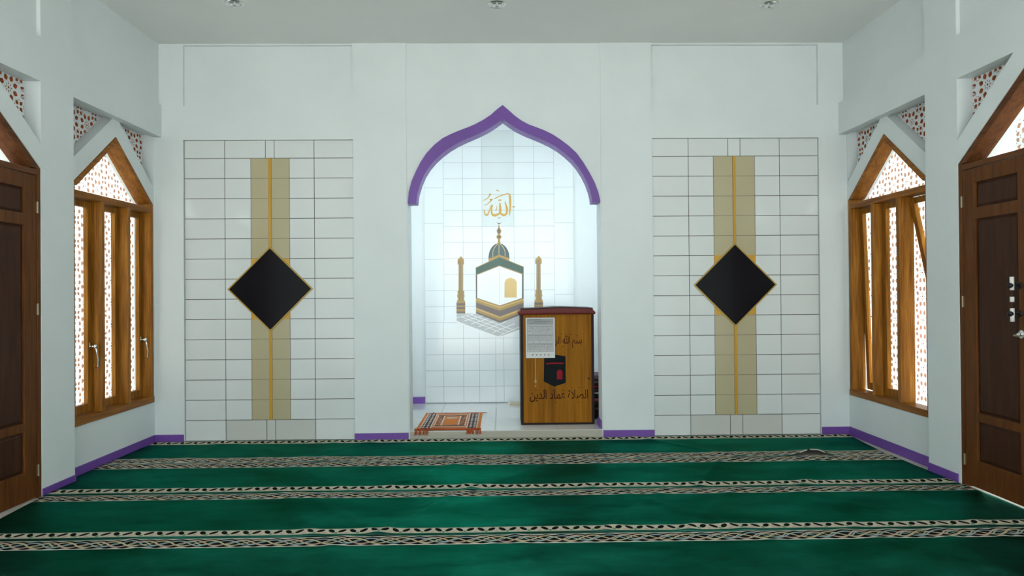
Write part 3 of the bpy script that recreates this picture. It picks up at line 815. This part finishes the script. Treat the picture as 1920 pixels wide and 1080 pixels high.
def text_part(name, s, x0, x1, z0, z1, y, mat, parent, marks=()):
    cu = bpy.data.curves.new('lettering', 'FONT'); cu.body = s; cu.extrude = .0; cu.offset = 0.006
    t = bpy.data.objects.new('lettering', cu); COL.objects.link(t)
    dg = bpy.context.evaluated_depsgraph_get(); me = t.evaluated_get(dg).to_mesh()
    vs = [v.co.copy() for v in me.vertices]; fs = [tuple(p.vertices) for p in me.polygons]
    t.evaluated_get(dg).to_mesh_clear(); bpy.data.objects.remove(t); bpy.data.curves.remove(cu)
    ax, bx = min(v.x for v in vs), max(v.x for v in vs); ay, by = min(v.y for v in vs), max(v.y for v in vs)
    c = MB(); c.extrude([(x0 + (v.x - ax) / (bx - ax) * (x1 - x0), z0 + (v.y - ay) / (by - ay) * (z1 - z0)) for v in vs], fs, XZ, y - .001, y, 0, 0)
    rnd = random.Random(len(s))
    for x, z in marks:
        a = rnd.uniform(.1, .9); z += rnd.uniform(-.010, .010); q = rnd.uniform(.006, .010)
        stroke(c, [(x - q, z - q * a, .003), (x + q, z + q * a, .006)], XZ, y - .0011, y)
    return c.build(name, mat, parent)
low = "\ufe8d\ufedf\ufebc\ufefc\ufe93 \ufecb\ufee4\ufe8e\ufea9 \ufe8d\ufedf\ufeaa\ufbfe\ufee6"[::-1]
text_part('painted_lettering', low, .285, .868, .305, .425, YI, 'ink', board, ((.83, .45), (.775, .445), (.70, .44), (.615, .425), (.52, .425), (.43, .43), (.36, .42), (.77, .298), (.55, .30)))
upw = "\ufe91\ufeb4\ufee2 \ufdf2 \ufe8d\ufedf\ufeae\ufea3\ufee4\ufee6 \ufe8d\ufedf\ufeae\ufea3\ufef4\ufee2"[::-1]
text_part('painted_lettering', upw, .262, .812, .845, .985, YI, 'ink', board, ((.60, .975), (.70, .978), (.76, .968), (.62, .858), (.72, .855)))
c = MB(); flat(c, ring(.875, .534, .010, 10), .0008, YI); c.build('wood_knot', 'podium_dark', board)
# sheet of paper taped to the podium
YP = YI - .002
root = empty('paper_notice', (.395, YP, .745), 'white printed schedule sheet taped to the front of the podium', 'paper notice')
c = MB(); c.box(.250, .540, YP - .0015, YP, .744, 1.145); c.build('sheet', 'paper', root)
c = MB(); c.box(.262, .526, YP - .0022, YP - .0015, 1.073, 1.136); c.box(.262, .526, YP - .002, YP - .0015, .803, 1.068); c.build('print_area', 'paper_grey', root)
M['paper_cell'] = new_mat('paper_cell', (.54, .55, .56), .6)
random.seed(2)
for (z0, z1) in ((.985, 1.064), (.893, .978), (.806, .886)):
    for i in range(4):
        xa = .266 + i * .065
        c = MB(); c.box(xa, xa + .060, YP - .0026, YP - .002, z0, z1); mg = c.build('month_block', 'paper_cell', root)
        c = MB(); c.box(xa + .002, xa + .058, YP - .003, YP - .0026, z1 - .009, z1 - .005)
        for r_ in range(6):
            for q in range(7):
                if random.random() < .85: c.box(xa + .003 + q * .0077, xa + .007 + q * .0077, YP - .003, YP - .0026, z1 - .020 - r_ * .009, z1 - .0155 - r_ * .009)
        c.build('dates', 'print_ink', mg)
for i in range(5):
    c = MB(); c.lathe((.318 + i * .04, YP - .0015, .775), [(.007, 0), (.007, -.001)], 'y', 10); c.build('footer_dot', 'print_ink', root)
for i, (x0, x1) in enumerate(((.28, .40), (.33, .49), (.29, .45))):
    c = MB(); c.box(x0, x1, YP - .0028, YP - .0022, 1.122 - i * .016, 1.126 - i * .016); c.build('heading_line', 'print_ink', root)

# ------------------------------------------------------------------ pile of folded cloths beside the podium
M['cl'] = None
def cloth(name, cx, cy, z0, h, hw, hd, col, label, jx):
    m = paint_mat(name + '_fabric', col, .45, .95)
    c = MB(); prof = []
    n = 14
    for i in range(n + 1):          # rounded folded edge towards the camera
        a = math.pi * (i / n - .5)
        prof.append((cy - hd + .03 - math.cos(a) * .03, z0 + h / 2 + math.sin(a) * h / 2 * .96))
    prof += [(cy + hd, z0 + h * .97), (cy + hd, z0 + .002)]
    xs = [cx - hw + jx + i * (2 * hw) / 10 for i in range(11)]
    vs = []
    for i, x in enumerate(xs):
        e = .85 if i in (0, 10) else 1
        for y, z in prof: vs.append((x, y + .004 * math.sin(x * 40 + z * 60), z0 + (z - z0) * e if z > z0 + .004 else z))
    k = len(prof); fs = []
    for i in range(10):
        for j in range(k): fs.append((i * k + j, i * k + (j + 1) % k, (i + 1) * k + (j + 1) % k, (i + 1) * k + j))
    fs += [tuple(range(k)), tuple(10 * k + j for j in range(k))[::-1]]
    c.add(vs, fs)
    tag(c.build('folded_cloth', m, smooth=False), label, 'folded cloth', 'folded cloths piled beside the podium')
zc_ = ZSTEP
CL = [((.012, .012, .014), .085, 'black folded cloth at the bottom of the pile beside the podium'),
      ((.035, .030, .028), .050, 'charcoal folded cloth just above the bottom of the pile beside the podium'),
      ((.020, .022, .024), .045, 'thin black folded cloth under the dusty rose one beside the podium'),
      ((.30, .09, .11), .042, 'dusty rose folded cloth in the middle of the pile beside the podium'),
      ((.012, .014, .035), .040, 'navy folded cloth in the pile beside the podium'),
      ((.50, .50, .50), .026, 'pale grey folded cloth in the pile beside the podium'),
      ((.030, .030, .034), .036, 'dark grey folded cloth under the crimson one beside the podium'),
      ((.30, .018, .035), .040, 'crimson folded cloth high in the pile beside the podium'),
      ((.12, .07, .07), .045, 'brown patterned folded cloth second from the top of the pile beside the podium'),
      ((.10, .075, .10), .058, 'mauve grey folded cloth on top of the pile beside the podium')]
for i, (col, h, lab) in enumerate(CL):
    cloth('pile_cloth', 1.085, 7.22, zc_, h, .125, .15, col, lab, [0, .004, -.003, .002, .005, -.002, .0, .004, -.004, .002][i])
    zc_ += h - .001

# small cream block of unknown use lying behind the podium
root = empty('cream_block', (.16, 8.05, ZSTEP), 'small cream wooden block lying on the niche floor behind the podium', 'wooden block')
M['cream'] = paint_mat('cream_wood', (.62, .55, .40), .12, .6)
c = MB(); c.box(.10, .30, 8.02, 8.08, ZSTEP, ZSTEP + .028); c.build('plank', 'cream', root, bevel=.003)
c = MB(); c.box(.082, .10, 8.015, 8.085, ZSTEP, ZSTEP + .048); c.build('end_block', 'white_metal', root, bevel=.003)

# ------------------------------------------------------------------ orange prayer rug
def rug_mat():
    m = new_mat('orange_rug_pattern', (.5, .15, .04), .95, 0, .1); nt = m.node_tree
    tc = nt.nodes.new('ShaderNodeTexCoord'); sp = nt.nodes.new('ShaderNodeSeparateXYZ')
    nt.links.new(tc.outputs['Object'], sp.inputs[0])
    x = X(nt, sp.outputs[0]); y = X(nt, sp.outputs[1])
    hx, hy = .31, .455
    ax = x.abs(); ay = y.abs()
    orange, cream, dark, rust, red = (.60, .19, .045), (.70, .54, .43), (.075, .05, .05), (.50, .22, .12), (.36, .04, .015)
    col = mixc(m, ax.gt(.285), rust, orange)
    def over(mask, c): nonlocal col; col = mixc(m, mask, col, c)
    # woven ends with a black and white diamond pattern
    endband = between(ax, .185, .268) * ay.lt(.40)
    over(endband, dark)
    dia = ((x * 26).fract() - .5).abs() + ((y * 13).fract() - .5).abs()
    over(endband * dia.lt(.40), (.62, .58, .55)); over(endband * dia.lt(.10), dark)
    over(between(ax, .268, .280), cream); over(between(ax, .172, .183) * ay.lt(.40), cream)
    # inner frame
    over(between(ax, .148, .158) * ay.lt(.28), cream)
    side = between(ax, .095, .146) * ay.lt(.27)
    f = noise(m, coords(m), 60, 2)
    over(side * X(nt, f).gt(.5), dark)
    over(between(ax, .078, .092) * ay.lt(.27), (.66, .52, .42))
    over(ax.lt(.078) * ay.lt(.25), (.50, .20, .08)); over(ax.lt(.055) * ay.lt(.19), orange)
    over(ax.lt(.055) * between(y, .10, .19), (.50, .40, .34))
    over(between(ay, .25, .285) * ax.lt(.15), (.10, .06, .05))
    over(between(ay, .30, .33) * ax.lt(.17), (.60, .40, .28))
    over(ay.gt(.43), red)
    f2 = noise(m, coords(m), 180, 2)
    setc(m, mixc(m, .35, col, mixc(m, f2, (.03, .02, .02), (1, 1, 1)), 'OVERLAY'))
    bump(m, f2, .5, .004)
    return m
M['rug'] = rug_mat()
M['fringe'] = paint_mat('orange_red_fringe', (.38, .07, .012), .3, .95)
RX0, RX1, RY0, RY1 = -.825, -.208, 6.60, 7.51
root = empty('prayer_rug', ((RX0 + RX1) / 2, (RY0 + RY1) / 2, ZSTEP), 'orange patterned prayer rug lying on the white niche step', 'rug')
c = MB(); nx, ny = 24, 36; vs = []; fs = []
random.seed(7)
for j in range(ny + 1):
    for i in range(nx + 1):
        x = RX0 + (RX1 - RX0) * i / nx; y = RY0 + (RY1 - RY0) * j / ny
        z = ZSTEP + .009 + .003 * math.sin(x * 21 + y * 9) * math.sin(y * 13)
        vs.append((x, y, z))
N_ = len(vs); vs += [(x, y, ZSTEP + .0005) for x, y, z in vs]
W_ = nx + 1
for j in range(ny):
    for i in range(nx):
        a = j * W_ + i; fs.append((a, a + 1, a + W_ + 1, a + W_)); fs.append((N_ + a, N_ + a + W_, N_ + a + W_ + 1, N_ + a + 1))
edge = [i for i in range(nx + 1)] + [j * W_ + nx for j in range(1, ny + 1)] + [ny * W_ + i for i in range(nx - 1, -1, -1)] + [j * W_ for j in range(ny - 1, 0, -1)]
for a, b_ in zip(edge, edge[1:] + edge[:1]): fs.append((a, N_ + a, N_ + b_, b_))
c.add(vs, fs); c.build('woven_mat', 'rug', root)
# bound front edge and tassels (front ones droop over the step)
c = MB(); c.tube([(RX0 - .012, RY0 - .004, ZSTEP + .010), (-.6, RY0 - .006, ZSTEP + .012), (-.4, RY0 - .004, ZSTEP + .009), (RX1 + .01, RY0 - .006, ZSTEP + .011)], .010, 8)
c.build('bound_edge', 'fringe', root, smooth=True)
random.seed(3)
def tassel(px, py, pz, d, n, spread, L):
    c = MB()
    for i in range(n):
        a = random.uniform(-spread, spread); b2 = random.uniform(.75, 1.1) * L
        ox = random.uniform(-.012, .012)
        v = Vector(d) + Vector((a, 0, 0)) if abs(d[1]) > abs(d[0]) else Vector(d) + Vector((0, a, 0))
        v.normalize(); p0 = Vector((px + ox, py, pz))
        if d[1] < 0:
            pts = [p0, p0 + v * b2 * .35 + Vector((0, 0, .002)), Vector((px + ox + a * b2 * .5, min(p0.y + v.y * b2 * .5, D - .012), pz - b2 * .35)), Vector((px + ox + a * b2 * .8, D - .014, pz - b2 * .8))]
        else: pts = [p0, p0 + v * b2 * .5 + Vector((0, 0, .002)), p0 + v * b2]
        c.tube(pts, .003, 5, rs=[.004] * (len(pts) - 1) + [.002])
    c.build('tassel', 'fringe', root)
for px in (-.815, -.785, -.745, -.715, -.315, -.285, -.232, -.205):
    tassel(px, RY0 - .004, ZSTEP + .010, (0, -1, 0), 6, .25, .055)
tassel(RX1, RY1 - .02, ZSTEP + .008, (1, 0, 0), 7, .3, .05)
tassel(RX0 + .08, RY1, ZSTEP + .008, (0, 1, 0), 5, .3, .04)

# ------------------------------------------------------------------ green prayer carpets with woven bands
def carpet_mat(name, bands, seed):
    """bands: list of (kind, y0, y1) in carpet coordinates (metres across)."""
    m = new_mat(name, (.01, .1, .06), .58, 0, .0); nt = m.node_tree
    bsdf(m).inputs['Specular Tint'].default_value = (.14, .62, .46, 1)
    tc = nt.nodes.new('ShaderNodeTexCoord'); sp = nt.nodes.new('ShaderNodeSeparateXYZ'); nt.links.new(tc.outputs['Object'], sp.inputs[0])
    x = X(nt, sp.outputs[0]); y = X(nt, sp.outputs[1])
    mp = nt.nodes.new('ShaderNodeMapping'); mp.inputs['Location'].default_value = (seed * 3.1, seed * 1.7, 0); mp.inputs['Scale'].default_value = (1, 2.2, 1)
    nt.links.new(tc.outputs['Object'], mp.inputs['Vector'])
    f = noise(m, mp.outputs['Vector'], 1.6, 6, .65)
    col = ramp(m, f, [(.34, (.014, .041, .032)), (.5, (.024, .102, .077)), (.66, (.036, .178, .134))])
    def over(mask, c): nonlocal col; col = mixc(m, mask, col, c)
    black = (.010, .013, .012); cream = (.52, .47, .37); pink = (.50, .36, .29); blue = (.27, .36, .39); sand = (.52, .44, .27); mint = (.33, .45, .36)
    wob = X(nt, noise(m, coords(m), 9, 2)) - .5
    plain = None
    for kind, y0, y1 in bands:
        yc, hw = (y0 + y1) / 2, (y1 - y0) / 2
        v = (y - yc) / hw + wob * .12
        inb = v.abs().lt(1.0)
        plain = inb if plain is None else plain.mx(inb)
        if kind == 'wide':
            over(inb, black)
            Lp = .27; w = 2 * math.pi / Lp
            for A, k, ph, wd, c in ((.34, 2, 1.0, .085, mint), (.52, 1, 0, .10, blue), (.56, 1, 2.09, .11, sand), (.56, 1, 4.18, .115, pink)):
                over(inb * ((x * (w * k) + ph).sin() * A - v).abs().lt(wd), c)
            ed = (x * (w * 3)).sin() * .08
            over(inb * (v.abs() + ed).gt(.80), (.55, .52, .45))
        else:
            over(inb, cream)
            Lp = .125
            for ph, tilt, cc in ((0, 1.0, black), (.5, -1.2, black)):
                u = ((x / Lp + ph).fract() - .5) * 2
                q = (v - u * tilt * .9 - .18)
                d = (u * 2.9) * (u * 2.9) + (q * 1.9) * (q * 1.9)
                over(inb * d.lt(1.0), cc)
            for ph in (.25, .75):
                u = ((x / Lp + ph).fract() - .5) * 2
                q = v + .55
                over(inb * ((u * 6) * (u * 6) + (q * 3.5) * (q * 3.5)).lt(1.0), (.12, .28, .16) if ph < .5 else pink)
            over(inb * v.abs().gt(.88), (.30, .38, .30))
    nt.links.new(((plain * -1 + 1) * .86).s, bsdf(m).inputs['Metallic']); nt.links.new((plain * .58 + .32).s, bsdf(m).inputs['Roughness'])
    n2 = noise(m, coords(m), 320, 2)
    setc(m, mixc(m, .28, col, mixc(m, n2, (.25, .25, .25), (.75, .75, .75)), 'OVERLAY'))
    bump(m, n2, .35, .004)
    return m

def edge_wave(k, amp, x):
    r = random.Random(100 + k); p = [r.uniform(0, 6.28) for _ in range(3)]
    return amp * (math.sin(x * 3.1 + p[0]) * .5 + math.sin(x * 7.3 + p[1]) * .3 + math.sin(x * 13 + p[2]) * .2)
def carpet(yn, yf, xl, xr, bands, label, seed, z=0.0, wav_n=.0, wav_f=.0, fold=None):
    """yn..yf: near and far edge; xl, xr: functions of y giving the left and right edge."""
    yc = (yn + yf) / 2
    root_loc = Vector((0, yc, 0))
    nx, ny = 260, 40
    rnd = random.Random(seed); ph = [rnd.uniform(0, 6.28) for _ in range(8)]
    creases = [(rnd.uniform(-2.8, 3.0), rnd.uniform(-.9, .9), rnd.uniform(.03, .06), rnd.uniform(.003, .008)) for _ in range(9)]
    vs = []
    for j in range(ny + 1):
        t = j / ny
        for i in range(nx + 1):
            y = yn + (yf - yn) * t
            a, b_ = xl(y), xr(y); x = a + (b_ - a) * i / nx
            wn = edge_wave(seed, wav_n, x); wf = edge_wave(seed - 1, wav_f, x)
            yy = y + wn * (1 - t) ** 3 + wf * t ** 3
            zz = z + .009 + .0012 * math.sin(x * 5 + y * 3 + ph[6]) * math.sin(y * 7 + ph[7])
            for (cx, sl_, w_, h_) in creases:
                q = (x - cx - sl_ * (y - yc)) / w_
                if abs(q) < 3: zz += h_ * math.exp(-q * q)
            if fold:
                fx, fw, fh, fl = fold
                q = (x - fx) / fw; e = math.exp(-q * q) * max(0, 1 - t / fl) ** 1.5
                zz += fh * e; yy += .02 * e
            vs.append((x, yy - yc, zz))
    N = len(vs); vs += [(x, y, max(z + .0005, zz - .0085)) for x, y, zz in vs]
    W = nx + 1; fs = []
    for j in range(ny):
        for i in range(nx):
            a = j * W + i; fs.append((a, a + 1, a + W + 1, a + W)); fs.append((N + a, N + a + W, N + a + W + 1, N + a + 1))
    edge = [i for i in range(nx + 1)] + [j * W + nx for j in range(1, ny + 1)] + [ny * W + i for i in range(nx - 1, -1, -1)] + [j * W for j in range(ny - 1, 0, -1)]
    for a, b_ in zip(edge, edge[1:] + edge[:1]): fs.append((a, N + a, N + b_, b_))
    c = MB(); c.add(vs, fs)
    o = c.build('prayer_carpet', carpet_mat('green_carpet', [(k, a - yc, b_ - yc) for k, a, b_ in bands], seed), smooth=True)
    o.location = root_loc
    tag(o, label, 'carpet', 'green prayer carpets laid in rows across the room')
lin = lambda a, b_, y0, y1: (lambda y: a + (b_ - a) * (y - y0) / (y1 - y0))
carpet(5.713, 6.538, lambda y: -3.281, lin(3.25, 3.34, 5.7, 6.54), [('narrow', 6.40, 6.525), ('wide', 5.722, 5.866)],
       'green prayer carpet in the first row, against the tiled back wall', 1, 0, .014, .004, (2.62, .13, .05, .28))
carpet(4.832, 5.706, lambda y: -3.200 - .079 * min(1, max(0, (y - 5.22) / .06)), lin(3.279, 3.27, 4.8, 5.7), [('wide', 5.535, 5.700), ('narrow', 4.860, 4.968)],
       'green prayer carpet in the second row from the back wall', 2, 0, .006, .014)
carpet(3.952, 4.826, lin(-3.10, -3.195, 3.95, 4.82), lambda y: 3.2935, [('wide', 4.682, 4.810), ('narrow', 3.978, 4.068)],
       'green prayer carpet in the third row, beside the doors', 3, 0, .007, .006)
carpet(3.060, 3.946, lin(-3.06, -3.10, 3.06, 3.95), lambda y: 3.2935, [('wide', 3.793, 3.936), ('narrow', 3.09, 3.18)],
       'green prayer carpet nearest the camera at the bottom of the picture', 4, 0, .006, .007)
# ------------------------------------------------------------------ ceiling downlights
M['lamp_glass'] = new_mat('frosted_lamp_glass', (.55, .57, .57), .25)
for x, y, lab in ((-2.17, 5.64, 'round chrome ceiling downlight, leftmost of three'), (-.01, 5.66, 'round chrome ceiling downlight in the middle, above the arch'), (2.27, 5.67, 'round chrome ceiling downlight, rightmost of three')):
    root = empty('downlight', (x, y, CEIL), lab, 'ceiling light', 'round downlights in the ceiling')
    c = MB(); c.lathe((x, y, CEIL), [(.078, 0), (.078, -.006), (.070, -.012), (.058, -.010), (.052, -.002), (.03, -.001)], 'z', 28)
    c.build('ring', 'chrome', root, smooth=False)
    for sx in (-.024, .024):
        c = MB(); c.lathe((x + sx, y, CEIL - .002), [(.010, 0), (.019, -.008), (.021, -.018), (.014, -.028), (.003, -.031)], 'z', 14)
        c.build('bulb', 'lamp_glass', root, smooth=True)

# added upright tube lights, unseen behind the jambs, to brighten the niche
m = bpy.data.materials.new('added_niche_glow'); m.use_nodes = True; nt = m.node_tree
e_ = nt.nodes.new('ShaderNodeEmission'); e_.inputs['Color'].default_value = (.88, .965, 1.0, 1); e_.inputs['Strength'].default_value = 43
nt.links.new(e_.outputs[0], nt.nodes['Material Output'].inputs['Surface']); M['lit'] = m
for sx, lab in ((-1.16, 'left'), (1.17, 'right')):
    root = empty('added_niche_light', (sx, 6.83, .9), 'added white upright tube light brightening the niche, hidden behind its %s jamb' % lab, 'lamp')
    c = MB(); c.box(sx - .035, sx + .035, 6.803, 6.83, 1.0, 3.4); c.build('housing', 'white_metal', root)
    c = MB(); c.tube([(sx, 6.852, 1.05), (sx, 6.852, 3.35)], .018, 12); c.build('tube', 'lit', root, smooth=True)

for o in bpy.data.objects:
    if '_o' in o: del o['_o']
